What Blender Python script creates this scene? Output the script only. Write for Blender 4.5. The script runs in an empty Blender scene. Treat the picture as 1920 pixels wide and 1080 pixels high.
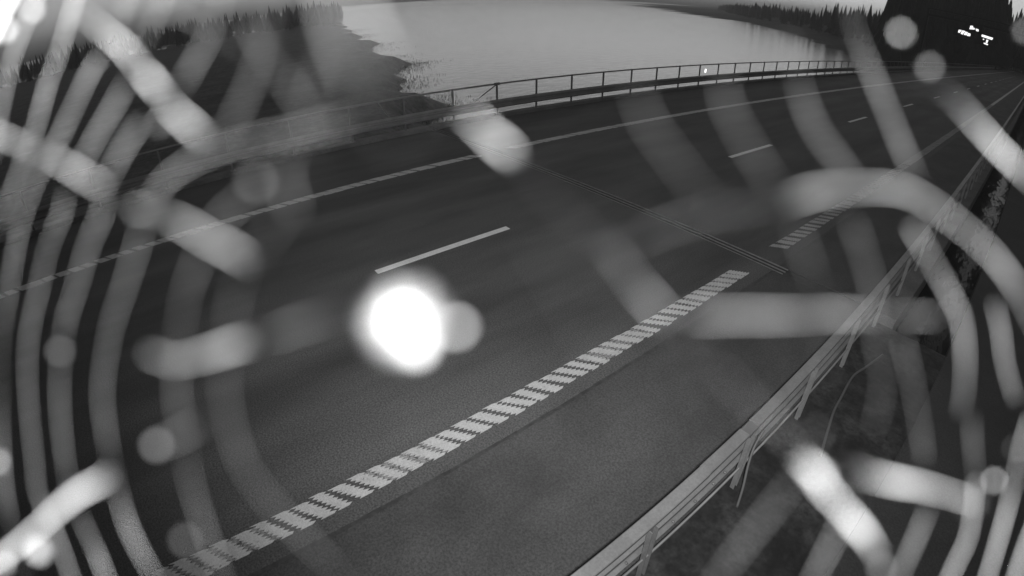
import bpy, bmesh, math, random
from mathutils import Vector, Matrix
from math import radians as R
random.seed(7)
scene = bpy.context.scene

# ---------------------------------------------------------------- camera (wide traffic camera with barrel distortion)
cam_d = bpy.data.cameras.new("camera")
cam = bpy.data.objects.new("camera", cam_d)
scene.collection.objects.link(cam)
scene.camera = cam
CR = Vector((0.611944, 0.790889, -0.004487)); CU = Vector((-0.415793, 0.326532, 0.848819)); CF = Vector((-0.672786, 0.517564, -0.528665))
CP = Vector((0, 0, 4.487))
m = Matrix((CR, CU, -CF)).transposed().to_4x4(); m.translation = CP
cam.matrix_world = m
cam_d.type = 'PANO'
cam_d.sensor_width = 36; cam_d.sensor_fit = 'HORIZONTAL'
cy = cam_d
cy.panorama_type = 'FISHEYE_LENS_POLYNOMIAL'
cy.fisheye_fov = math.pi
cy.fisheye_polynomial_k0 = 0.0
cy.fisheye_polynomial_k1 = -0.05657978
cy.fisheye_polynomial_k2 = 0.0
cy.fisheye_polynomial_k3 = 2.23442788e-05
cy.fisheye_polynomial_k4 = -4.2813100e-07
cam_d.clip_start = 0.005; cam_d.clip_end = 40000
cam_d.dof.use_dof = True
cam_d.dof.focus_distance = 12.0
cam_d.lens = 50
APERTURE = 0.0050                                   # aperture diameter, metres
cam_d.dof.aperture_fstop = 0.050 / APERTURE

# ---------------------------------------------------------------- world, lamp, exposure
SKY = 0.15; SUN_AZ = 42.0; SUN_EL = -3.6
world = bpy.data.worlds.new("World"); scene.world = world; world.use_nodes = True
wn = world.node_tree; bg = wn.nodes['Background']
sky = wn.nodes.new('ShaderNodeTexSky'); sky.sky_type = 'NISHITA'; sky.sun_disc = False
sky.sun_elevation = R(SUN_EL); sky.sun_rotation = R(-SUN_AZ)
sky.air_density = 1.0; sky.dust_density = 1.0
bw = wn.nodes.new('ShaderNodeRGBToBW')              # the camera sees in monochrome
wn.links.new(sky.outputs[0], bw.inputs[0]); wn.links.new(bw.outputs[0], bg.inputs[0])
bg.inputs[1].default_value = SKY
scene.view_settings.view_transform = 'Standard'; scene.view_settings.look = 'None'
scene.view_settings.gamma = 1; scene.view_settings.exposure = 4.7
scene.cycles.use_denoising = True
scene.cycles.use_adaptive_sampling = False
scene.cycles.max_bounces = 5
scene.cycles.caustics_reflective = False; scene.cycles.caustics_refractive = False

# the infrared illuminator on the camera mast (behind and above the camera): it is what lights the road and the web
LAMP = 96
ld = bpy.data.lights.new("infrared_lamp", 'SPOT'); ld.energy = LAMP; ld.spot_size = R(130); ld.spot_blend = 1.0; ld.shadow_soft_size = 0.07
lo = bpy.data.objects.new("infrared_lamp", ld); scene.collection.objects.link(lo)
lo.location = CP - CF * .42 + CU * .14
lo.rotation_euler = (Vector((-8.5, 10.0, 0)) - lo.location).to_track_quat('-Z', 'Y').to_euler()

# ---------------------------------------------------------------- helpers
C = scene.collection
def new_mat(name, base, rough=0.8, metal=0.0, var=0.0, scale=5.0, fine=0.0, fscale=200.0, bump=0.0, bscale=100.0, stretch=(1, 1, 1), emit=0.0):
    mt = bpy.data.materials.new(name); mt.use_nodes = True
    nt = mt.node_tree; b = nt.nodes['Principled BSDF']
    b.inputs['Roughness'].default_value = rough; b.inputs['Metallic'].default_value = metal
    b.inputs['Base Color'].default_value = (base, base, base, 1)
    tc = nt.nodes.new('ShaderNodeTexCoord'); mp = nt.nodes.new('ShaderNodeMapping')
    nt.links.new(tc.outputs['Object'], mp.inputs[0]); mp.inputs['Scale'].default_value = stretch
    def nz(s, d=5.0, r=0.6, mapped=True):
        n = nt.nodes.new('ShaderNodeTexNoise'); n.inputs['Scale'].default_value = s; n.inputs['Detail'].default_value = d; n.inputs['Roughness'].default_value = r
        nt.links.new((mp if mapped else tc).outputs[0 if mapped else 'Object'], n.inputs['Vector']); return n.outputs['Fac']
    def mr(sock, a, c):
        n = nt.nodes.new('ShaderNodeMapRange'); n.inputs['From Min'].default_value = .34; n.inputs['From Max'].default_value = .66
        n.inputs['To Min'].default_value = a; n.inputs['To Max'].default_value = c; nt.links.new(sock, n.inputs['Value']); return n.outputs[0]
    def mul(a, c):
        n = nt.nodes.new('ShaderNodeMath'); n.operation = 'MULTIPLY'
        if isinstance(c, float): n.inputs[1].default_value = c
        else: nt.links.new(c, n.inputs[1])
        nt.links.new(a, n.inputs[0]); return n.outputs[0]
    if var or fine:
        v = mr(nz(scale), 1 - var, 1 + var)
        if fine: v = mul(v, mr(nz(fscale, 2.0, .7, False), 1 - fine, 1 + fine))
        v = mul(v, float(base))
        cb = nt.nodes.new('ShaderNodeCombineColor')
        for i in range(3): nt.links.new(v, cb.inputs[i])
        nt.links.new(cb.outputs[0], b.inputs['Base Color'])
    if bump:
        bp = nt.nodes.new('ShaderNodeBump'); bp.inputs['Strength'].default_value = bump; bp.inputs['Distance'].default_value = 0.01
        nt.links.new(nz(bscale, 3.0, .6, False), bp.inputs['Height']); nt.links.new(bp.outputs[0], b.inputs['Normal'])
    if emit:
        b.inputs['Emission Color'].default_value = (1, 1, 1, 1); b.inputs['Emission Strength'].default_value = emit
    return mt

M = {
 'asphalt': new_mat('asphalt', .066, .85, var=.42, scale=.6, fine=.5, fscale=45, bump=.5, bscale=70, stretch=(1, .22, 1)),
 'shoulder': new_mat('shoulder', .049, .85, var=.32, scale=1.0, fine=.32, fscale=38, bump=.5, bscale=60, stretch=(1, .5, 1)),
 'dark_asphalt': new_mat('dark_asphalt', .03, .9, var=.3, scale=.5, fine=.3, fscale=40),
 'seam': new_mat('seam', .036, .7, var=.4, scale=9),
 'paint': new_mat('paint', .46, .6, var=.08, scale=4, fine=.16, fscale=60, bump=.3, bscale=90),
 'dash_paint': new_mat('dash_paint', .72, .6, var=.08, scale=4, fine=.1, fscale=60),
 'grey_paint': new_mat('grey_paint', .30, .6, var=.12, scale=4, fine=.16, fscale=60),
 'old_paint': new_mat('old_paint', .24, .7, var=.12, scale=6, fine=.25, fscale=45),
 'steel': new_mat('steel', .19, .5, .3, var=.14, scale=2.5, fine=.08, fscale=40),
 'steel_dark': new_mat('steel_dark', .13, .6, .3, var=.2, scale=3),
 'joint_steel': new_mat('joint_steel', .20, .5, .4, var=.2, scale=6),
 'concrete': new_mat('concrete', .10, .9, var=.25, scale=1.2, fine=.2, fscale=30),
 'gravel': new_mat('gravel', .016, .95, var=.75, scale=1.6, fine=.6, fscale=9, bump=.6, bscale=9),
 'earth': new_mat('earth', .03, .95, var=.4, scale=.25, fine=.3, fscale=2),
 'bank': new_mat('bank', .045, .95, var=.6, scale=.35, fine=.5, fscale=1.6),
 'reed': new_mat('reed', .008, .95),
 'needles': new_mat('needles', .02, .9, var=.3, scale=.3),
 'cable': new_mat('cable', .08, .6),
 'silk': new_mat('silk', .022, .9, var=.1, scale=400),
 'sign': new_mat('sign', .02, .5),
 'glowing': new_mat('glowing', .8, .5, emit=.05),  # emission stands in for lamp light the retroreflective legends throw back
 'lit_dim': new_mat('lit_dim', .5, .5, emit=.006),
 'pale': new_mat('pale', .4, .8),
 'reflector': new_mat('reflector', .8, .3, emit=.12),  # glows by emission in place of the lamp light it would return
}
def wear_tracks(mt):                                    # wheel tracks polished by traffic, at their own places across the lanes
    nt = mt.node_tree; b = nt.nodes['Principled BSDF']; lk = b.inputs['Base Color'].links[0].from_socket
    tc = nt.nodes.new('ShaderNodeTexCoord'); sp = nt.nodes.new('ShaderNodeSeparateXYZ'); nt.links.new(tc.outputs['Object'], sp.inputs[0]); acc = None
    def mth(op, a, c=None):
        n = nt.nodes.new('ShaderNodeMath'); n.operation = op
        for i, q in enumerate((a, c)):
            if q is None: continue
            if isinstance(q, (int, float)): n.inputs[i].default_value = q
            else: nt.links.new(q, n.inputs[i])
        return n.outputs[0]
    for x0, wd, am in ((-4.85, .34, .22), (-6.35, .36, .22), (-9.2, .36, .18), (-10.75, .36, .18), (-5.6, .3, -.18), (-9.95, .35, -.16)):
        q = mth('DIVIDE', mth('SUBTRACT', sp.outputs[0], x0), wd); q = mth('MULTIPLY', mth('POWER', 2.718, mth('MULTIPLY', mth('MULTIPLY', q, q), -1)), am)
        acc = q if acc is None else mth('ADD', acc, q)
    vm = nt.nodes.new('ShaderNodeVectorMath'); vm.operation = 'SCALE'; nt.links.new(lk, vm.inputs[0]); nt.links.new(mth('ADD', acc, 1), vm.inputs['Scale']); nt.links.new(vm.outputs[0], b.inputs['Base Color'])
wear_tracks(M['asphalt'])
def chips(mt, sc, th):                                  # chipped paint showing the asphalt
    nt = mt.node_tree; b = nt.nodes['Principled BSDF']; lk = b.inputs['Base Color'].links[0].from_socket
    tc = nt.nodes.new('ShaderNodeTexCoord'); n = nt.nodes.new('ShaderNodeTexNoise'); n.inputs['Scale'].default_value = sc; n.inputs['Detail'].default_value = 6; n.inputs['Roughness'].default_value = .75
    nt.links.new(tc.outputs['Object'], n.inputs['Vector']); r = nt.nodes.new('ShaderNodeMapRange'); r.inputs['From Min'].default_value = th; r.inputs['From Max'].default_value = th + .03
    nt.links.new(n.outputs['Fac'], r.inputs['Value']); mx = nt.nodes.new('ShaderNodeMix'); mx.data_type = 'RGBA'
    nt.links.new(r.outputs[0], mx.inputs['Factor']); nt.links.new(lk, mx.inputs[6]); mx.inputs[7].default_value = (.07, .07, .07, 1); nt.links.new(mx.outputs[2], b.inputs['Base Color'])
chips(M['paint'], 14, .63); chips(M['old_paint'], 22, .52); chips(M['grey_paint'], 14, .6)
wm = bpy.data.materials.new('water'); wm.use_nodes = True
nt = wm.node_tree; b = nt.nodes['Principled BSDF']
b.inputs['Base Color'].default_value = (.012, .012, .012, 1); b.inputs['Roughness'].default_value = .12; b.inputs['IOR'].default_value = 1.33
tc = nt.nodes.new('ShaderNodeTexCoord'); mp = nt.nodes.new('ShaderNodeMapping'); mp.inputs['Scale'].default_value = (1, .45, 1); mp.inputs['Rotation'].default_value = (0, 0, R(50))
n1 = nt.nodes.new('ShaderNodeTexNoise'); n1.inputs['Scale'].default_value = .8; n1.inputs['Detail'].default_value = 6
bp = nt.nodes.new('ShaderNodeBump'); bp.inputs['Strength'].default_value = .6; bp.inputs['Distance'].default_value = .16
nt.links.new(tc.outputs['Object'], mp.inputs[0]); nt.links.new(mp.outputs[0], n1.inputs['Vector']); nt.links.new(n1.outputs['Fac'], bp.inputs['Height']); nt.links.new(bp.outputs[0], b.inputs['Normal'])
M['water'] = wm

class MB:
    def __init__(s): s.v = []; s.f = []
    def quad(s, pts):
        n = len(s.v); s.v += [tuple(p) for p in pts]; s.f.append(tuple(range(n, n + len(pts))))
    def box(s, a, c):
        n = len(s.v); (x0, y0, z0), (x1, y1, z1) = a, c
        s.v += [(x0,y0,z0),(x1,y0,z0),(x1,y1,z0),(x0,y1,z0),(x0,y0,z1),(x1,y0,z1),(x1,y1,z1),(x0,y1,z1)]
        for q in ((0,3,2,1),(4,5,6,7),(0,1,5,4),(1,2,6,5),(2,3,7,6),(3,0,4,7)): s.f.append(tuple(n + i for i in q))
    def prism(s, prof, ys):                        # closed x-z profile swept along y
        n = len(s.v); k = len(prof)
        for y in ys: s.v += [(x, y, z) for x, z in prof]
        for j in range(len(ys) - 1):
            for i in range(k):
                s.f.append((n + j*k + i, n + j*k + (i+1) % k, n + (j+1)*k + (i+1) % k, n + (j+1)*k + i))
        s.f.append(tuple(n + i for i in range(k))); s.f.append(tuple(n + (len(ys)-1)*k + i for i in reversed(range(k))))
    def tube(s, pts, rads, k=8):
        n = len(s.v); P = [Vector(p) for p in pts]
        if not hasattr(rads, '__len__'): rads = [rads] * len(P)
        up = None
        for i, p in enumerate(P):
            t = (P[min(i+1, len(P)-1)] - P[max(i-1, 0)]).normalized()
            if up is None: up = t.orthogonal().normalized()
            a = (up - t * up.dot(t)).normalized(); c = t.cross(a); up = a
            for j in range(k):
                g = 2 * math.pi * j / k; s.v.append(tuple(p + (a * math.cos(g) + c * math.sin(g)) * rads[i]))
        for i in range(len(P) - 1):
            for j in range(k):
                s.f.append((n+i*k+j, n+i*k+(j+1)%k, n+(i+1)*k+(j+1)%k, n+(i+1)*k+j))
        s.f.append(tuple(n + j for j in reversed(range(k)))); s.f.append(tuple(n + (len(P)-1)*k + j for j in range(k)))
    def build(s, name, mat, parent=None, smooth=False, loc=None):
        me = bpy.data.meshes.new(name); me.from_pydata(s.v, [], s.f); me.materials.append(M[mat])
        if smooth:
            for p in me.polygons: p.use_smooth = True
        me.update(); o = bpy.data.objects.new(name, me); C.objects.link(o)
        if parent: o.parent = parent
        if loc: o.location = loc
        return o
def tag(o, label=None, cat=None, group=None, kind=None):
    if label: o['label'] = label
    if cat: o['category'] = cat
    if group: o['group'] = group
    if kind: o['kind'] = kind
    return o
def empty(name, loc=(0, 0, 0)):
    o = bpy.data.objects.new(name, None); o.empty_display_size = .2; C.objects.link(o); o.location = loc; return o
def seg(a, c, st):
    n = max(1, int(round((c - a) / st))); return [a + (c - a) * i / n for i in range(n + 1)]
BR0, BR1, END = 8.85, 225.0, 330.0                  # bridge joint, far end of the bridge, end of the road

# ---------------------------------------------------------------- terrain and water
wat = MB(); wat.quad([(-26000, -9000, -9), (9000, -9000, -9), (9000, 26000, -9), (-26000, 26000, -9)])
tag(wat.build('water', 'water'), kind='structure')
def smooth01(t): t = max(0, min(1, t)); return t * t * (3 - 2 * t)
def grid_mesh(name, xs, ys, fz, mat):
    g = MB(); g.v = [(x, y, fz(x, y)) for y in ys for x in xs]; k = len(xs)
    g.f = [(j*k+i, j*k+i+1, (j+1)*k+i+1, (j+1)*k+i) for j in range(len(ys)-1) for i in range(k-1)]
    return g.build(name, mat, smooth=True)
def near_shore(x):                                  # y of the near shoreline at x, with small bays and points
    return shore_base(x) + (3.2 * math.sin(x * .11 + 1) + 1.8 * math.sin(x * .29) + 1.1 * math.sin(x * .67 + 2)) * min(1, max(0, (-x - 22) / 20))
def shore_base(x):
    if x > -16: return 12.0 + (x + 16) * .12
    if x > -81: return 12.0 + (-16 - x) * .50
    if x > -354: return 44.5 + (-81 - x) * .31
    return 129 + (-354 - x) * .37
def near_z(x, y):
    d = near_shore(x) - y
    z = -10.5 + 10.0 * smooth01((d + 3) / 26.0)
    if x < -17: z = min(z, -0.3 + (x + 17) * .22 * (1 if x > -45 else 1)) if x > -45 else min(z, -6.4 - .006 * (-45 - x))
    if x > 13.5: z = min(z, -.4 - (x - 13.5) * .2)
    if -17.5 < x < 14 and y < BR0: z = max(z, -.55)
    w = .22 * math.sin(x * .31 + y * .17) * math.sin(y * .23 - x * .11)
    return max(z, -11) + (w if (x < -18 or x > 15) else 0)
xs = [-2400, -2100, -1800, -1550, -1300, -1100, -900, -780, -660, -580, -500, -440, -400, -370] + [-350 + 5 * i for i in range(50)] + [-100 + 1.5 * i for i in range(54)] + [-18.5, -17, -15, -10, -5, 0, 5, 10, 14, 18, 24, 32, 45, 70, 120, 300, 880]
ys = [-880, -400, -200, -120, -80, -60, -40] + [-30 + 3 * i for i in range(12)] + [5, 7, 8.2, 8.84] + [10 + 1.5 * i for i in range(30)] + [56 + 3 * i for i in range(32)] + [156, 170, 190, 220, 260, 300, 350, 420, 500, 600, 700, 800, 900]
tag(grid_mesh('near_bank', xs, ys, near_z, 'bank'), kind='structure')
SH = [(-900, 1500), (-420, 760), (-273, 579), (-135, 385), (-58, 219), (-30, 205), (30, 200), (300, 190), (900, 180)]
def far_shore(x):
    for (x0, y0), (x1, y1) in zip(SH, SH[1:]):
        if x <= x1: return y0 + (y1 - y0) * (x - x0) / (x1 - x0)
    return 180
def far_z(x, y):
    d = y - far_shore(x)
    z = -10 + 9.6 * smooth01((d + 4) / 60.0) + 9 * smooth01((d - 60) / 500.0)
    if abs(x + 3) < 24: z = min(z, -.5)
    return z + (.8 * math.sin(x * .05) * math.sin(y * .04) if abs(x + 3) > 40 else 0)
xs = [-2400, -1800, -1300, -1000, -800, -650, -520, -420, -350, -300, -250, -210, -175, -140, -115, -95, -80, -68, -58, -48, -40, -33, -27, -20, 0, 14, 21, 30, 50, 90, 150, 300, 880]
ys = [150, 170, 185, 195, 205, 215, 225, 235, 250, 270, 300, 330, 365, 400, 450, 500, 560, 620, 700, 800, 950, 1150, 1400, 1700, 2100, 2600, 3400]
tag(grid_mesh('far_bank', xs, ys, far_z, 'earth'), kind='structure')

# forest along the far shore: nobody could count it, one mass of spruces
rf = random.Random(11); fo = MB()
def spruce(g, x, y, z, h, r, tiers=5, k=7):
    g.tube([(x, y, z - .5), (x, y, z + h * .9)], [h * .014, .03], 4)
    for t in range(tiers):
        z0 = z + h * (.10 + .80 * t / tiers); z1 = z0 + h * (.9 / tiers + .16); rr = r * (1 - t / (tiers + .3)); n = len(g.v); k2 = 2 * k; a0 = rf.random() * 6
        g.v.append((x + rf.uniform(-.1, .1), y, min(z1, z + h)))
        for j in range(k2):
            q = rr * (1.0 if j % 2 else .62) * rf.uniform(.8, 1.2); a = a0 + 2 * math.pi * j / k2
            g.v.append((x + q * math.cos(a), y + q * math.sin(a), z0 - (.05 * h if j % 2 else 0) * rf.uniform(.4, 1.2)))
        for j in range(k2): g.f.append((n, n + 1 + j, n + 1 + (j + 1) % k2))
cnt = 0
while cnt < 900:
    x = rf.uniform(-1100, 120); dd = rf.random() ** 1.4 * 200 + 22; y = far_shore(x) + dd
    if -32 < x < 26: continue
    h = rf.uniform(13, 22) * (1 + .12 * math.sin(x * .03)); spruce(fo, x, y, far_z(x, y), h, h * rf.uniform(.15, .22)); cnt += 1
for i in range(760):                                  # wood behind the far end of the road and beside it
    if i < 180: x = rf.uniform(-60, 40); y = rf.uniform(342, 400)
    elif i < 330: x = rf.uniform(-62, -19); y = rf.uniform(max(226, far_shore(x) + 8), 345)
    else: x = rf.uniform(17, 50); y = rf.uniform(140, 345)
    h = rf.uniform(25, 37); spruce(fo, x, y, far_z(x, y), h, h * .2)
for i in range(900):                                  # wood on the near bank, far left
    x = rf.uniform(-1100, -380); y = near_shore(x) - 8 - rf.random() ** 2 * 420; h = rf.uniform(12, 20); spruce(fo, x, y, near_z(x, y), h, h * .2)
tag(fo.build('forest', 'needles'), kind='stuff')
re_ = MB(); rr = random.Random(23)
for i in range(9000):                                 # reeds thinning out from the near shore into the water
    x = rr.uniform(-300, -19) if i % 3 else rr.uniform(-110, -19); off = abs(rr.gauss(0, 1)) * 3.2 * (1 + max(0, -x - 80) * .004) - 4
    y = near_shore(x) + off; z = max(near_z(x, y), -9.1) - .03; h = rr.uniform(.1, .4); a = rr.uniform(0, 3.14); dx, dy = .06 * math.cos(a), .06 * math.sin(a); lx, ly = rr.gauss(0, .2), rr.gauss(0, .2)
    re_.quad([(x - dx, y - dy, z), (x + dx, y + dy, z), (x + dx * .2 + lx, y + dy * .2 + ly, z + h), (x - dx * .2 + lx, y - dy * .2 + ly, z + h)])
tag(re_.build('reeds', 'reed'), kind='stuff')

# ---------------------------------------------------------------- the road and its markings (parts of the road)
XL, XR = -16.0, -1.12
rd = MB(); ysr = seg(-70, BR0 - .12, 4)
rd.box((XL, -70, -.35), (-3.16, 8.70, 0)); rd.box((XL, 9.0, -.35), (-3.16, END, 0))
road = rd.build('road', 'asphalt'); tag(road, kind='structure')
sh = MB(); sh.box((-3.135, -70, -.35), (XR, 8.70, -.004)); sh.box((-3.135, 9.0, -.35), (XR, END, -.004)); sh.build('shoulder', 'shoulder', road)
sm = MB(); rs = random.Random(5)
y = -70
while y < END:
    L = .25 if y < 20 else 4
    sm.quad([(-3.165 - rs.uniform(0, .012), y, .003), (-3.13 + rs.uniform(0, .016), y, .003), (-3.13 + rs.uniform(0, .016), y + L, .003), (-3.165 - rs.uniform(0, .012), y + L, .003)]); y += L
    if 8.3 < y < 9: y = 9.05
sm.build('seam', 'seam', road)
ej = MB()
ej.box((XL, 8.70, -.35), (XR, 9.0, -.02)); jt = ej.build('expansion_joint', 'seam', road)
for yy in (8.715, 8.84, 8.965):
    q = MB(); q.box((XL, yy, -.019), (-2.95, yy + .012, .004)); q.build('joint_strip', 'joint_steel', jt)
def chunk(g, x0, x1, y, L, slope, z, rng, n=7, wob=.026):
    f = []; bk = []
    for i in range(n + 1):
        t = i / n; x = x0 + (x1 - x0) * t; yy = y + slope * t
        for sub in (0, 1):
            if i == n and sub: break
            xx = x + (x1 - x0) / n * .5 * sub; y2 = yy + slope / n * .5 * sub
            e = wob if sub else -wob
            f.append((xx, y2 + e + rng.uniform(-.006, .006))); bk.append((xx, y2 + L + e + rng.uniform(-.006, .006)))
    k = len(f)
    for i in range(k - 1):
        top = [(f[i][0], f[i][1], z), (f[i+1][0], f[i+1][1], z), (bk[i+1][0], bk[i+1][1], z), (bk[i][0], bk[i][1], z)]; g.quad(top)
    ring = f + bk[::-1]
    for i in range(len(ring)):
        a, c = ring[i], ring[(i+1) % len(ring)]; g.quad([(a[0], a[1], .001), (c[0], c[1], .001), (c[0], c[1], z), (a[0], a[1], z)])
def rumble(x0, x1, ya, yb, pitch, L, slope, mat='paint'):
    g = MB(); rng = random.Random(int(ya * 10) + 3); y = ya
    while y < yb:
        near = y < 14
        LL = L * rng.uniform(.88, 1.22)
        chunk(g, x0 + rng.uniform(-.014, .014), x1 + rng.uniform(-.014, .014), y + rng.uniform(-.014, .014), LL, slope * rng.uniform(.85, 1.12), .0065, rng, 7 if near else 3)
        y += pitch
    o = g.build('edge_line', mat, road)
    return o
rumble(-3.69, -3.38, -8, 7.86, .226, .138, .235)
rumble(-3.69, -3.38, 9.62, 60, .30, .17, .22, 'grey_paint')
rumble(-12.48, -12.19, -12, 7.95, .31, .235, .20)
rumble(-12.48, -12.19, 9.35, 60, .31, .24, .20)
def stain(x0, x1, ya, yb):                               # thin worn paint film left between the ribs of the line
    g = MB(); g.quad([(x0, ya, .004), (x1, ya + .2, .004), (x1, yb + .2, .004), (x0, yb, .004)]); g.build('worn_paint', 'old_paint', road)
stain(-3.67, -3.40, 0.75, 1.62); stain(-3.67, -3.40, 3.95, 5.1); stain(-3.67, -3.40, -1.6, -.4); stain(-3.67, -3.40, 6.4, 7.9)
stain(-12.46, -12.21, 9.4, 60)
for (x0, x1) in ((-12.47, -12.2), (-3.68, -3.39)):
    q = MB(); q.quad([(x0, 60.3, .006), (x1, 60.3, .006), (x1, END, .006), (x0, END, .006)]); q.build('edge_line', 'paint', road)
for i in range(-1, 18):
    y = 2.79 + 11.906 * i
    q = MB(); q.box((-7.73, y, .001), (-7.58, y + 3.0, .007)); q.build('lane_dash', 'dash_paint', road)

# bridge body under the road, the other carriageway's bridge, the strip between them
bd = MB(); bd.prism([(-16.35, -.36), (XR + .1, -.36), (XR + .1, -1.0), (-3.5, -1.5), (-4.2, -2.6), (-12.5, -2.6), (-13.2, -1.5), (-16.35, -.95)], [BR0 + .1, BR1])
for yy in (55, 100, 145, 190):
    bd.box((-12, yy, -11), (-4.5, yy + 1.6, -2.55))
tag(bd.build('bridge', 'concrete'), kind='structure')
od = MB(); od.box((.27, -70, -.6), (13.5, END, -.02)); tag(od.build('other_carriageway', 'dark_asphalt'), kind='structure')
md = MB(); md.box((XR - .01, -70, -.5), (.28, BR0 - .15, -.05)); tag(md.build('median_strip', 'gravel'), kind='structure')
cb = MB(); cb.prism([(-16.38, -.35), (-16.02, -.35), (-16.02, .115), (-16.04, .13), (-16.36, .13), (-16.38, .115)], [-70, 8.7]); cb.prism([(-16.38, -.35), (-16.02, -.35), (-16.02, .115), (-16.04, .13), (-16.36, .13), (-16.38, .115)], [8.74, BR1 + 40])
tag(cb.build('kerb', 'concrete'), kind='structure')
kb = MB(); kb.box((XR + .003, 9.0, -.6), (XR + .36, BR1, -.01)); tag(kb.build('bridge_edge', 'concrete'), kind='structure')

# ---------------------------------------------------------------- far railing (beyond the lanes)
rl = empty('bridge_railing', (-16.15, 8.8, .13)); tag(rl, 'long grey bridge railing with handrail and guard beam at the water side of the road', 'railing')
ox, oy, oz = rl.location
def loc(o, root): o.location = -root.location; return o
RY0, RY1 = -22.3, 262.0
h = MB(); h.tube([(-16.12, y, 1.315) for y in seg(RY0, RY1, 12)], .034, 8); loc(h.build('handrail', 'steel', rl, True), rl)
WP = [(.0, .72), (.035, .70), (.075, .665), (.075, .615), (.01, .575), (.01, .525), (.075, .485), (.075, .435), (.035, .40), (.0, .38)]
wp = [(-16.06 + x, z) for x, z in WP] + [(-16.064 + x, z) for x, z in WP[::-1]]
h = MB(); h.prism(wp, [RY0, RY1]); loc(h.build('guard_beam', 'steel', rl), rl)
pm = MB(); pm.box((-.035, -.03, 0), (.025, .03, 1.16)); pm.box((-.09, -.08, 0), (.09, .08, .012))
me = None
k0 = -17
for k in range(100):
    y = 13.72 + 2.0 * (k0 + k)
    if me is None: o = pm.build('post', 'steel_dark', rl); me = o.data
    else: o = bpy.data.objects.new('post', me); C.objects.link(o); o.parent = rl
    o.location = Vector((-16.12, y, .13)) - rl.location
h = MB()
for k in range(100, 140):
    y = 13.72 + 2.0 * (k0 + k); h.box((-16.155, y - .03, .13), (-16.095, y + .03, 1.29))
o = loc(h.build('post', 'steel_dark', rl), rl); o['kind'] = 'stuff'
h = MB(); h.tube([(-16.14, 6.80, 1.27), (-16.14, 7.45, .28)], .022, 6); loc(h.build('brace', 'steel', rl), rl)
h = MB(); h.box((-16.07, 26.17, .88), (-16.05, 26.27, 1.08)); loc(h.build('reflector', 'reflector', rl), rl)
h = MB(); h.tube([(-16.12, 11.62, 1.315), (-16.12, 11.84, 1.315)], .055, 8); h.tube([(-16.14, 11.7, 1.28), (-16.2, 10.75, .75)], .022, 6); loc(h.build('rail_coupling', 'steel_dark', rl), rl)

# ---------------------------------------------------------------- near guard rail
gr = empty('guard_rail', (-1.10, 3.8, 0)); tag(gr, 'grey steel guard rail with flat top plate running along the near edge of the road', 'guard rail')
GY0, GY1 = -14.0, 262.0
def plate(ya, yb, dz=0.0, dx=0.0, mat='steel'):
    q = MB(); q.prism([(-1.175 + dx, .795 + dz), (-1.055 + dx, .795 + dz), (-1.055 + dx, .835 + dz), (-1.062 + dx, .842 + dz), (-1.168 + dx, .842 + dz), (-1.175 + dx, .835 + dz)], [ya, yb]); return loc(q.build('top_plate', mat, gr), gr)
ed = [GY0, -4.0, -.9, 3.05, 3.76]
plate(GY0, -1.0, 0, .012); plate(-.99, 3.045, .002, .006); plate(3.05, 3.74, -.003, .0); plate(3.745, 3.92, -.014, .003, 'steel_dark'); plate(3.925, 9.9); plate(9.94, 15.9, -.004)
y = 15.95
while y < GY1: plate(y, min(y + 11.95, GY1), random.uniform(-.003, .003)); y += 12
wp = [(-1.075 - x, z) for x, z in WP] + [(-1.070 - x, z) for x, z in WP[::-1]]
wp = [(x, z - .01) for x, z in wp]
h = MB(); h.prism(wp, [GY0, GY1]); loc(h.build('guard_beam', 'steel', gr), gr)
h = MB(); h.tube([(-1.03, GY0, .33), (-1.03, GY1, .33)], .014, 8); loc(h.build('lower_tube', 'steel_dark', gr, True), gr)
pm = MB()
pm.quad([(-1.065, -.05, .79), (-1.065, .05, .79), (-1.005, .045, 0), (-1.005, -.045, 0)])
pm.v += []; pm2 = MB()
def post_mesh():
    g = MB()
    for (xa, xb, ya, yb, sx) in ((-1.07, -1.062, -.045, .045, .03), (-1.062, -1.02, -.045, -.037, .03), (-1.062, -1.02, .037, .045, .03)):
        n = len(g.v); g.v += [(xa+sx,ya*.8,0),(xb+sx,ya*.8,0),(xb+sx,yb*.8,0),(xa+sx,yb*.8,0),(xa,ya,.792),(xb,ya,.792),(xb,yb,.792),(xa,yb,.792)]
        for q in ((0,3,2,1),(4,5,6,7),(0,1,5,4),(1,2,6,5),(2,3,7,6),(3,0,4,7)): g.f.append(tuple(n + i for i in q))
    return g
me = None
for k in range(-7, 93):
    y = 3.79 + 1.54 * k
    if me is None: o = post_mesh().build('post', 'steel', gr); me = o.data
    else: o = bpy.data.objects.new('post', me); C.objects.link(o); o.parent = gr
    o.location = Vector((0, y, 0)) - gr.location
h = MB()
for k in range(93, 167):
    y = 3.79 + 1.54 * k; h.box((-1.07, y - .04, 0), (-1.02, y + .04, .792))
o = loc(h.build('post', 'steel', gr), gr); o['kind'] = 'stuff'
for y in (-.55, .6, 1.35, 2.0, 2.62, 2.95, 3.25, 3.45):
    h = MB(); h.tube([(-1.065, y, .50), (-1.045, y, .50)], .013, 6); loc(h.build('bolt', 'steel_dark', gr), gr)
cbm = MB()
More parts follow.
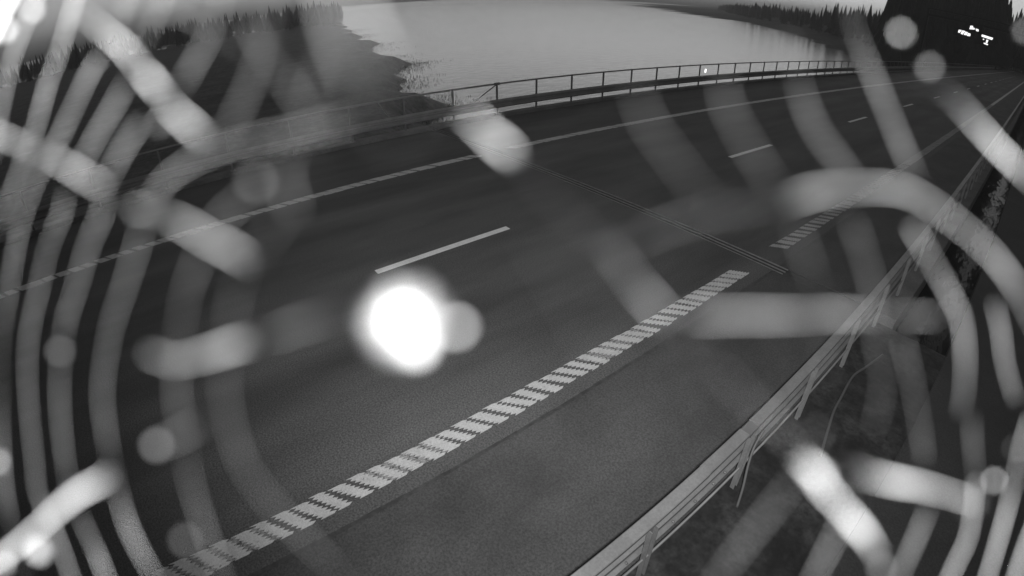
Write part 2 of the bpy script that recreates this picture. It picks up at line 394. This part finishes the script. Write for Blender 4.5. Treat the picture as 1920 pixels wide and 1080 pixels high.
def cr(pts, n=8):
    P = [Vector(p) for p in pts]; P = [P[0] * 2 - P[1]] + P + [P[-1] * 2 - P[-2]]; out = []
    for i in range(1, len(P) - 2):
        for j in range(n):
            t = j / n; a, b_, c, d = P[i-1], P[i], P[i+1], P[i+2]
            out.append(.5 * ((2*b_) + (c - a) * t + (2*a - 5*b_ + 4*c - d) * t*t + (3*b_ - a - 3*c + d) * t**3))
    out.append(P[-2]); return out
cbm.tube(cr([(-1.05, 4.15, .62), (-1.03, 3.98, .50), (-.98, 3.86, .34), (-.90, 3.74, .14), (-.84, 3.63, -.05)]), .015, 8)
tag(cbm.build('cable', 'cable', smooth=True), 'curved grey cable dropping from the near guard rail to the ground beside its splice', 'cable', 'cables behind the near guard rail')
cbm = MB(); cbm.tube(cr([(-.62, 7.75, -.02), (-.72, 7.2, -.02), (-.79, 6.79, -.02), (-.74, 6.2, -.02), (-.70, 5.84, -.02), (-.60, 5.4, -.02), (-.50, 5.0, -.03)]), .017, 8)
tag(cbm.build('cable', 'cable', smooth=True), 'grey cable lying bent on the ground behind the near guard rail', 'cable', 'cables behind the near guard rail')

# ---------------------------------------------------------------- overhead sign gantry far down the road
GYY = 110.0
ga = empty('sign_gantry', (-20, GYY, -1)); tag(ga, 'dark overhead gantry across the road carrying bright lit signs', 'sign gantry')
h = MB(); h.box((-21, GYY - .2, 8.9), (2, GYY + .2, 9.3)); h.box((-21, GYY - .2, 10.1), (2, GYY + .2, 10.3))
for i in range(23): h.tube([(-21 + i, GYY, 9.3), (-20 + i, GYY, 10.1)], .05, 4)
loc(h.build('truss', 'sign', ga), ga)
for x in (-21.2, 2.1):
    h = MB(); h.box((x - .2, GYY - .2, -1.2), (x + .2, GYY + .2, 10.3)); loc(h.build('leg', 'sign', ga), ga)
SIGNS = [(-16.11, -12.29, 6.49, 7.94, [[(-15.21, 7.57), (-14.66, 7.62), (-14.94, 7.08), (-15.25, 7.04)], [(-14.6, 7.58), (-14.06, 7.59), (-14.38, 6.89), (-14.75, 6.96)], [(-14.04, 7.5), (-13.56, 7.48), (-13.7, 6.91), (-14.18, 6.9)], [(-13.53, 7.36), (-13.05, 7.34), (-13.02, 6.91), (-13.6, 6.82)]], 'glowing'), (-14.28, -11.24, 7.67, 9.19, [[(-13.38, 8.68), (-12.92, 8.75), (-12.87, 8.14), (-13.43, 8.04)], [(-12.86, 8.48), (-12.57, 8.43), (-12.54, 8.15), (-12.85, 8.14)], [(-12.4, 8.4), (-11.86, 8.37), (-11.78, 8.01), (-12.22, 8.0)]], 'glowing'), (-11.77, -8.38, 5.92, 8.16, [[(-11.13, 7.66), (-9.11, 7.52), (-9.22, 7.12), (-11.11, 7.29)], [(-10.16, 6.98), (-9.81, 6.97), (-9.87, 6.43), (-10.17, 6.39)], [(-10.76, 7.0), (-10.53, 6.99), (-10.58, 6.79), (-10.78, 6.83)], [(-10.51, 6.37), (-9.68, 6.29), (-9.75, 6.08), (-10.44, 6.17)]], 'glowing')]
for (x0, x1, z0, z1, strokes, mt) in SIGNS:
    h = MB(); h.box((x0, GYY - .35, z0), (x1, GYY - .25, z1)); o = loc(h.build('sign_panel', 'sign', ga), ga)
    for s in strokes:
        q = MB(); n = len(q.v)
        pts = [(a, c) for a, c in s]
        f = [(a, GYY - .38, c) for a, c in pts]; bk = [(a, GYY - .36, c) for a, c in pts]
        q.quad(f); q.quad(bk[::-1])
        for i in range(len(f)): q.quad([f[i], bk[i], bk[(i+1) % len(f)], f[(i+1) % len(f)]])
        c = q.build('glow_mark', mt, o); c.location = (0, 0, 0)

# small pale hut with a lamp on the far bank
hx, hy = (-29.7, 235.0)
hz = -.6
hut = empty('hut', (hx, hy, hz)); tag(hut, 'small pale hut with a pointed roof on the dark far bank', 'hut')
h = MB(); h.box((-1.6, -1.6, 0), (1.6, 1.6, 2.6)); h.build('wall', 'pale', hut)
h = MB(); n = 0; h.v = [(-2, -2, 2.58), (2, -2, 2.58), (2, 2, 2.58), (-2, 2, 2.58), (0, 0, 5.6)]; h.f = [(0, 1, 4), (1, 2, 4), (2, 3, 4), (3, 0, 4), (3, 2, 1, 0)]; h.build('roof', 'pale', hut)
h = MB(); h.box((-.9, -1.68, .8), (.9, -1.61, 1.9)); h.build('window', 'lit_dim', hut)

# ---------------------------------------------------------------- the spider's web hanging 5 cm before the lens, and the silk ball caught in it
web = empty('spider_web'); tag(web, 'blurred spider web of pale arcs and spokes hanging close in front of the view', 'spider web')
wmx = Matrix((CR, CU, -CF)).transposed().to_4x4(); wmx.translation = CP + CF * .05; web.matrix_world = wmx
WG = 0.00085                                             # thread radius (mm/1000) per unit of brightness
THREADS = [
    ('spiral', [(-9.3,18.1,25.0,0.061),(-8.6,14.5,25.0,0.054),(-7.7,12.2,25.0,0.04),(-6.7,10.0,25.0,0.003),(-5.5,7.7,25.0,0.01)]),  # leading strands, nearest the lens, are added to blur into soft pale washes
    ('spiral', [(-12.2,18.4,25.0,0.002),(-10.8,14.1,25.0,0.001),(-9.7,11.4,25.0,0.001),(-8.9,8.3,25.0,0.0)]),
    ('spiral', [(-6.5,17.8,25.0,0.004),(-5.4,13.7,25.0,0.003),(-3.9,11.4,25.0,0.001),(-2.2,9.6,25.0,0.0)]),
    ('spiral', [(-3.8,-6.0,25.0,0.0),(-1.6,-7.8,25.0,0.0),(0.6,-9.8,25.0,0.001),(3.4,-11.7,25.0,0.0)]),
    ('spiral', [(1.6,3.2,25.0,0.0),(3.8,-0.6,25.0,0.003),(6.0,-4.3,25.0,0.002),(7.8,-7.8,25.0,0.0)]),
    ('spiral', [(-126.2,43.4,-30.0,0.875),(-119.8,57.4,-30.0,0.901),(-113.8,69.3,-30.0,0.875),(-107.2,77.8,-30.0,0.875)]),
    ('spiral', [(-103.7,72.3,-30.0,0.132),(-110.2,52.2,-30.0,0.132),(-111.5,41.0,-30.0,0.091),(-112.8,27.8,-30.0,0.074)]),
    ('spiral', [(-93.6,67.0,-30.0,0.249),(-95.7,50.7,-30.0,0.134),(-97.8,43.7,-30.0,0.181),(-100.0,33.4,-30.0,0.104),(-104.8,22.4,-30.0,0.094),(-109.9,12.5,-30.0,0.056)]),
    ('spiral', [(-75.0,60.6,-28.4,0.078),(-77.1,46.0,-26.6,0.006),(-80.6,43.0,-27.1,0.132),(-84.0,36.1,-27.1,0.077),(-88.1,29.0,-27.4,0.102),(-94.5,22.5,-28.6,0.075),(-99.4,15.3,-29.5,0.062),(-102.1,8.8,-30.0,0.067),(-104.2,0.0,-30.0,0.048),(-107.5,-12.3,-30.0,0.017),(-108.8,-22.7,-30.0,0.019),(-111.5,-42.2,-30.0,0.086),(-111.5,-56.3,-30.0,0.004),(-110.6,-71.4,-30.0,0.029)]),
    ('spiral', [(-62.2,57.2,-25.1,0.075),(-66.4,38.4,-22.7,0.004),(-69.0,32.2,-22.4,0.1),(-75.2,24.7,-23.4,0.093),(-81.3,18.7,-24.8,0.003),(-82.7,13.8,-24.9,0.079),(-87.0,8.0,-25.9,0.042),(-90.9,0.0,-26.9,0.056),(-94.5,-6.2,-28.0,0.063),(-97.4,-12.9,-28.9,0.051),(-99.0,-21.5,-29.7,0.054),(-99.7,-34.6,-30.0,0.059),(-100.0,-44.2,-30.0,0.067),(-96.3,-53.3,-30.0,0.127),(-93.6,-67.0,-30.0,0.093)]),
    ('spiral', [(-60.0,26.3,-18.8,0.082),(-64.7,21.1,-19.7,0.09),(-67.4,16.9,-20.2,0.002),(-67.7,12.3,-20.0,0.067),(-71.6,7.2,-21.1,0.057),(-75.7,-0.0,-22.3,0.052),(-79.9,-5.8,-23.7,0.059),(-82.2,-10.7,-24.6,0.012),(-85.2,-19.8,-26.0,0.057),(-87.7,-34.6,-27.9,0.054),(-87.3,-44.0,-28.8,0.002),(-84.4,-54.4,-29.5,0.188),(-82.4,-65.8,-30.0,0.071)]),
    ('spiral', [(-17.9,17.7,0.0,0.043),(-26.7,17.6,-3.1,0.042),(-35.7,18.4,-7.7,0.037),(-44.9,17.6,-11.7,0.059),(-51.7,15.2,-14.2,0.069),(-55.3,11.1,-15.3,0.014),(-57.0,6.7,-15.7,0.042),(-60.8,-0.0,-17.0,0.042),(-64.5,-5.1,-18.5,0.04),(-67.1,-9.6,-19.7,0.04),(-70.7,-18.0,-21.4,0.044),(-71.4,-26.1,-22.4,0.045),(-71.8,-34.4,-23.6,0.006),(-71.4,-44.5,-25.0,0.154),(-68.0,-55.5,-26.0,0.087)]),
    ('spiral', [(-22.4,11.7,0.0,0.001),(-28.5,10.6,-2.2,0.004),(-34.3,8.9,-5.2,0.027),(-37.9,5.9,-6.8,0.001),(-40.1,2.7,-7.8,0.021),(-42.2,-0.5,-8.8,0.013),(-44.3,-6.1,-10.0,0.009),(-46.6,-14.6,-11.9,0.021),(-46.9,-22.2,-13.3,0.006),(-47.8,-28.4,-14.9,0.018),(-47.6,-38.1,-17.1,0.033),(-47.2,-51.7,-20.4,0.011)]),
    ('spiral', [(-24.6,6.7,0.0,0.01),(-27.3,3.9,-0.3,0.0),(-30.2,1.1,-2.0,0.0),(-31.9,-2.4,-3.1,0.012),(-33.3,-6.2,-4.3,0.001),(-35.3,-12.8,-6.3,0.012),(-35.0,-21.0,-8.1,0.014),(-32.2,-26.4,-8.5,0.008),(-27.6,-31.7,-8.6,0.014),(-22.6,-38.2,-9.8,0.003),(-20.6,-43.3,-11.5,0.003)]),
    ('radial', [(-94.0,-50.3,-7.5,0.372),(-82.5,-43.4,-7.5,0.571),(-72.6,-36.7,-7.5,0.42),(-65.2,-31.4,-7.4,0.61),(-60.0,-28.3,-6.7,0.6),(-56.1,-26.4,-6.1,0.322),(-53.3,-24.4,-5.6,0.02)]),
    ('radial', [(-43.3,-19.1,-3.9,0.001),(-38.9,-17.2,-3.1,0.03),(-34.2,-14.7,-2.2,0.0)]),
    ('radial', [(-85.0,26.6,-7.5,0.058),(-75.7,22.4,-7.5,0.153),(-67.2,19.3,-7.1,0.018),(-60.3,16.5,-6.2,0.18),(-55.9,14.5,-5.5,0.147),(-52.3,13.0,-5.0,0.168)]),
    ('radial', [(-46.7,9.9,-4.0,0.166),(-42.3,8.9,-3.2,0.006),(-37.6,7.2,-2.4,0.143),(-33.7,5.4,-1.5,0.111),(-30.5,4.1,-0.8,0.176),(-27.8,2.8,-0.2,0.001),(-25.8,2.0,0.0,0.0)]),
    ('radial', [(-65.6,42.1,-7.5,0.008),(-59.0,37.1,-7.1,0.186),(-54.4,33.8,-6.4,0.394),(-49.6,29.3,-5.5,0.041),(-47.1,27.1,-5.0,0.527),(-44.3,24.3,-4.5,0.015),(-41.5,21.6,-3.9,0.236),(-38.8,19.6,-3.3,0.321),(-35.9,17.4,-2.6,0.002)]),
    ('radial', [(-44.5,-8.1,-3.6,0.099),(-40.4,-8.7,-2.9,0.077),(-35.1,-7.6,-1.9,0.142),(-31.0,-6.4,-1.0,0.231),(-28.0,-5.7,-0.3,0.003),(-23.3,-4.2,0.0,0.048),(-18.6,-2.7,0.0,0.009),(-14.0,-1.1,0.0,0.001),(-9.6,0.5,0.0,0.0)]),
    ('radial', [(-20.0,11.6,0.0,0.0),(-22.5,14.6,0.0,0.001),(-22.2,18.1,-0.4,0.002),(-25.0,22.6,-1.4,0.017),(-28.6,26.7,-2.5,0.005),(-31.6,31.0,-3.4,0.024),(-34.4,36.3,-4.4,0.003)]),
    ('radial', [(-8.9,23.5,0.0,0.001),(-7.2,21.1,0.0,0.01),(-5.2,18.9,0.0,0.007),(-3.5,17.2,0.0,0.225),(-2.2,15.8,0.0,0.258),(-0.8,14.6,0.0,0.462),(0.1,13.7,0.0,0.0)]),
    ('radial', [(1.3,11.8,0.0,0.0),(5.3,7.5,0.0,0.0),(9.1,4.8,0.0,0.0),(10.7,2.9,0.0,0.044),(12.6,0.3,0.0,0.024),(14.3,-1.6,0.0,0.142),(16.0,-3.3,0.0,0.016),(17.7,-4.6,0.0,0.007),(20.4,-7.7,0.0,0.001),(22.9,-9.8,0.0,0.014),(26.5,-13.2,-0.6,0.017),(29.7,-15.7,-1.4,0.041),(33.3,-19.5,-2.4,0.003),(36.4,-22.3,-3.1,0.944),(38.0,-24.3,-3.6,0.512),(41.9,-28.0,-4.4,0.386),(45.5,-31.5,-5.2,0.868),(47.4,-33.3,-5.6,0.461),(51.0,-37.4,-6.3,0.0)]),
    ('radial', [(18.0,-2.8,0.0,0.0),(20.3,-2.9,0.0,0.057),(24.6,-2.9,0.0,0.075),(29.3,-3.0,-0.5,0.079),(34.0,-3.0,-1.5,0.035),(38.2,-3.0,-2.4,0.085),(45.8,-3.4,-3.7,0.011),(54.2,-3.7,-5.0,0.054),(57.1,-3.9,-5.4,0.0)]),
    ('radial', [(6.4,3.2,0.0,0.0),(11.3,4.6,0.0,0.0),(15.8,6.3,0.0,0.018),(21.6,8.0,0.0,0.008),(25.9,8.7,-0.1,0.011),(30.5,9.7,-1.1,0.012),(34.6,11.0,-2.0,0.133),(40.8,12.0,-3.1,0.064),(48.5,12.6,-4.4,0.145),(54.3,11.6,-5.2,0.109),(60.5,9.3,-6.0,0.104),(66.7,6.5,-6.7,0.117),(72.9,2.8,-7.4,0.188),(78.3,-2.4,-7.5,0.065),(83.6,-8.4,-7.5,0.065)]),
    ('radial', [(40.0,-21.5,-3.6,0.001),(44.5,-23.3,-4.4,0.114),(49.8,-25.1,-5.2,0.459),(54.4,-26.5,-5.9,0.319),(60.7,-28.7,-6.7,0.174),(66.3,-30.9,-7.4,0.188),(70.3,-32.8,-7.5,0.003)]),
    ('spiral', [(61.4,56.9,-24.8,0.009),(58.7,44.9,-21.7,0.009),(60.4,34.6,-20.3,0.041),(62.3,28.1,-19.8,0.032),(64.7,22.5,-19.9,0.046),(67.7,17.7,-20.4,0.004),(70.8,10.8,-20.9,0.0)]),
    ('radial', [(52.7,28.1,-5.8,0.0),(58.9,28.5,-6.5,0.001),(63.9,26.9,-7.0,0.048),(68.4,24.0,-7.4,0.204),(72.3,21.2,-7.5,0.455),(75.8,19.1,-7.5,0.397),(80.2,16.6,-7.5,0.101),(87.1,12.8,-7.5,0.05)]),
    ('spiral', [(26.1,26.6,-6.2,0.001),(25.1,22.3,-4.1,0.015),(25.9,18.5,-3.0,0.01),(28.6,14.2,-3.2,0.011),(31.6,11.1,-4.1,0.0)]),
    ('spiral', [(42.6,38.6,-15.7,0.008),(41.4,30.4,-13.1,0.005),(41.6,25.5,-12.0,0.024),(43.3,21.4,-11.7,0.021),(47.5,17.7,-12.8,0.028),(50.9,14.7,-13.8,0.001)]),
    ('spiral', [(12.9,21.8,0.0,0.002),(14.1,17.7,0.0,0.011),(16.7,13.8,0.0,0.007),(19.3,10.5,0.0,0.005),(22.8,7.2,0.0,0.002)]),
    ('spiral', [(34.1,7.6,-4.9,0.005),(35.9,3.9,-5.5,0.011),(38.2,-0.0,-6.7,0.001),(39.9,-6.7,-7.9,0.0),(41.9,-11.2,-9.4,0.01)]),
    ('spiral', [(46.8,8.7,-11.4,0.02),(49.1,4.5,-12.2,0.011),(51.2,0.0,-13.0,0.016),(53.2,-7.8,-14.2,0.013),(56.1,-14.5,-15.9,0.009),(55.6,-21.3,-16.5,0.01)]),
    ('spiral', [(62.3,9.2,-17.9,0.127),(68.1,4.3,-19.8,0.053),(73.7,-0.4,-21.7,0.139),(79.1,-5.7,-23.5,0.127),(81.4,-11.6,-24.4,0.107),(82.6,-17.7,-25.1,0.048),(82.5,-22.9,-25.4,0.036)]),
    ('spiral', [(94.9,-3.1,-28.0,0.06),(98.3,-8.7,-29.0,0.123),(101.4,-15.4,-30.0,0.093),(105.9,-23.7,-30.0,0.056)]),
    ('spiral', [(62.2,-8.4,-17.8,0.03),(65.8,-13.9,-19.5,0.018),(71.0,-23.0,-22.0,0.016),(75.5,-31.0,-24.2,0.031)]),
    ('spiral', [(87.7,-23.7,-26.9,0.0),(90.0,-29.5,-28.0,0.033),(94.9,-38.6,-30.0,0.013)]),
    ('spiral', [(111.4,-27.7,-30.0,0.083),(109.4,-33.4,-30.0,0.105),(108.5,-41.8,-30.0,0.082),(107.5,-49.1,-30.0,0.22),(106.4,-57.9,-30.0,0.238),(105.1,-68.5,-30.0,0.188)]),
    ('spiral', [(95.7,-39.8,-30.0,0.133),(96.3,-52.0,-30.0,0.148),(93.8,-59.2,-30.0,0.169),(91.8,-66.6,-30.0,0.18)]),
    ('spiral', [(78.3,-40.4,-26.1,0.004),(77.1,-46.0,-26.6,0.076),(75.5,-54.1,-27.5,0.063),(74.7,-61.9,-28.6,0.014)]),
    ('spiral', [(54.9,-25.6,-16.9,0.0),(52.6,-32.5,-17.4,0.002),(51.2,-39.3,-18.4,0.05),(49.7,-45.4,-19.4,0.056),(48.6,-52.1,-20.8,0.01)]),
    ('spiral', [(40.2,-18.3,-9.8,0.018),(38.4,-23.5,-10.2,0.001),(34.1,-29.1,-10.1,0.018),(29.8,-36.3,-11.1,0.021),(26.7,-44.1,-13.2,0.008)]),
    ('spiral', [(122.2,-51.8,-30.0,0.224),(119.2,-62.1,-30.0,0.224),(118.1,-70.4,-30.0,0.224)]),
    ('spiral', [(-10.3,-12.5,0.0,0.0),(-9.6,-17.0,0.0,0.0),(-9.2,-22.9,0.0,0.002),(-10.0,-30.3,-3.1,0.001),(-11.5,-39.5,-8.3,0.001)]),
    ('spiral', [(-22.1,35.8,-8.7,0.0),(-21.8,28.9,-5.6,0.001),(-21.7,23.0,-2.9,0.012),(-21.5,17.0,-0.3,0.001),(-23.3,12.4,0.0,0.011),(-22.2,7.8,0.0,0.018)]),
    ('spiral', [(-0.0,-8.5,0.0,0.0),(2.2,-14.0,0.0,0.001),(6.0,-18.0,0.0,0.001),(12.2,-20.0,0.0,0.0)]),
    ('spiral', [(16.0,-4.3,0.0,0.0),(18.7,-8.8,0.0,0.001),(20.0,-12.2,0.0,0.001),(18.5,-17.9,0.0,0.0)]),
    ('spiral', [(-46.7,50.2,-19.9,0.018),(-46.5,39.9,-17.2,0.021),(-48.0,34.2,-16.3,0.049),(-51.0,28.4,-16.0,0.003),(-53.7,24.4,-16.3,0.107)]),
    ('spiral', [(-35.2,44.8,-15.5,0.009),(-34.3,35.8,-12.3,0.007),(-34.5,27.5,-9.8,0.017),(-35.8,22.1,-8.7,0.017),(-38.5,16.5,-8.6,0.001)]),
    ('spiral', [(-56.6,46.5,-21.5,0.022),(-46.5,39.9,-17.2,0.009),(-34.7,31.1,-11.0,0.001),(-25.5,24.9,-5.2,0.001)]),
]
DROPS = [(-27.7, 11.5, -0.7, 0.033), (-22.0, 17.9, -0.0, 0.001), (-29.8, 27.9, -4.9, 0.001), (-48.1, 9.9, -7.6, 0.001), (-71.3, -10.0, -13.5, 0.061), (-48.8, -21.6, -8.8, 0.082), (-45.8, -35.4, -10.1, 0.042), (36.2, 11.6, -3.9, 0.003), (38.5, -3.1, -4.1, 0.003), (39.8, -24.8, -6.9, 0.015), (77.2, -37.6, -15.0, 0.007), (84.4, -33.8, -15.0, 0.224), (88.4, -28.1, -15.0, 0.015), (60.7, 39.8, -13.6, 0.207), (67.9, 35.9, -14.5, 0.087), (58.1, -43.9, -13.7, 0.079), (22.9, -9.6, 0.0, 0.001), (31.1, -15.9, -2.7, 0.006), (-57.5, 14.5, -10.4, 0.002), (67.7, -9.0, -12.6, 0.001), (-91.4, -30.9, -15.0, 0.352), (-83.2, -46.1, -15.0, 1.501), (-96.9, -52.8, -15.0, 0.352), (-85.5, 24.8, -15.0, 0.004), (-74.1, 47.6, -15.0, 0.009), (61.4, -19.8, -11.8, 0.000), (47.3, -29.3, -9.5, 0.004), (6.5, -13.5, 0.0, 0.000), (2.2, -16.3, 0.0, 0.000), (-87.5, 50.6, -15.0, 0.496), (-93.5, 47.5, -15.0, 0.769), (95.8, 48.0, -15.0, 0.081)]

DROP_L = 4.5
rw = random.Random(2)
SILK = []
for op in (.08, .15, .3, .6, 1.0):                      # translucent silk, from single strands to dense bundles
    for nm in ('thread', 'drop'):
        mt = bpy.data.materials.new(nm + '_silk'); mt.use_nodes = True; b_ = mt.node_tree.nodes['Principled BSDF']
        b_.inputs['Base Color'].default_value = (.016, .016, .016, 1); b_.inputs['Roughness'].default_value = .9; b_.inputs['Alpha'].default_value = op; M[nm + '%.2f' % op] = mt
    SILK.append(op)
def silk_for(x, nm='thread'):
    op = next((o for o in SILK if o >= x), 1.0); return nm + '%.2f' % op, op
for kind, pts in THREADS:
    dz = rw.uniform(-1.5, 1.5)
    P = cr([(x, y, z + dz) for x, y, z, a in pts], 6); A = cr([(a, 0, 0) for x, y, z, a in pts], 6)
    f = WG if kind == 'spiral' else WG * .72; mat, op = silk_for(f * max(q.x for q in A) / .00032)
    g = MB(); g.tube([p * .001 for p in P], [min(.0012, max(.000003, f * max(q.x, .002) / op)) for q in A], 6)
    g.build(kind + '_thread', mat, web, True)
def ball(g, c, r, rng, sub=3, wob=.0, sc=(1, 1, 1)):
    bm = bmesh.new(); bmesh.ops.create_icosphere(bm, subdivisions=sub, radius=1.0); n = len(g.v)
    for v in bm.verts:
        q = v.co * (1 + rng.uniform(-wob, wob)); g.v.append((c[0] + q.x * r * sc[0], c[1] + q.y * r * sc[1], c[2] + q.z * r * sc[2]))
    for f in bm.faces: g.f.append(tuple(n + v.index for v in f.verts))
    bm.free()
for x, y, z, a in DROPS:
    mat, op = silk_for(min(1, (.00265 * math.sqrt(a / DROP_L) / .0007) ** 2), 'drop')
    g = MB(); ball(g, (x * .001, y * .001, z * .001 + rw.uniform(-.001, .001)), .00265 * math.sqrt(a / DROP_L / op), rw, 2); g.build('droplet', mat, web, True)
sb = empty('silk_ball'); sb.matrix_world = wmx @ Matrix.Translation((-.0108, -.0033, 0))
tag(sb, 'glaring white round silk ball caught in the spider web near the middle of the view', 'silk ball')
g = MB(); ball(g, (0, 0, 0), .00165, rw, 3, .05, (1, .95, .8)); g.build('body', 'silk', sb, True)
g = MB(); ball(g, (.0013, -.0025, .0004), .00100, rw, 2, .05, (1, 1.1, 1)); g.build('lump', 'silk', sb, True)
g = MB(); ball(g, (.0052, -.0006, .0002), .00055, rw, 2, .05, (1.3, .9, 1)); g.build('lump', 'silk', sb, True)
g = MB()
for i in range(170):                                    # loose silk standing out round the ball, added for its soft pale halo
    a = rw.uniform(0, 6.283); b_ = rw.uniform(-1, 1); d = Vector((math.cos(a), math.sin(a), b_ * .5)).normalized(); e = Vector((rw.uniform(-1, 1), rw.uniform(-1, 1), rw.uniform(-1, 1))) * .0007
    g.tube([d * .0016, d * .0024 + e * .5, d * rw.uniform(.0027, .0038) + e], .00003, 4)
g.build('loose_silk', 'silk', sb, True)

# ---------------------------------------------------------------- morning mist over the water
HZ = .0004
hb = MB(); hb.box((-1900, -700, -12), (700, 2600, 50)); hz_ = hb.build('haze', 'water'); hz_['kind'] = 'stuff'
mt = bpy.data.materials.new('haze'); mt.use_nodes = True; n_ = mt.node_tree; n_.nodes.remove(n_.nodes['Principled BSDF'])
pv = n_.nodes.new('ShaderNodeVolumePrincipled'); pv.inputs['Color'].default_value = (.8, .8, .8, 1); pv.inputs['Density'].default_value = HZ; pv.inputs['Anisotropy'].default_value = .3
n_.links.new(pv.outputs[0], n_.nodes['Material Output'].inputs['Volume']); hz_.data.materials[0] = mt
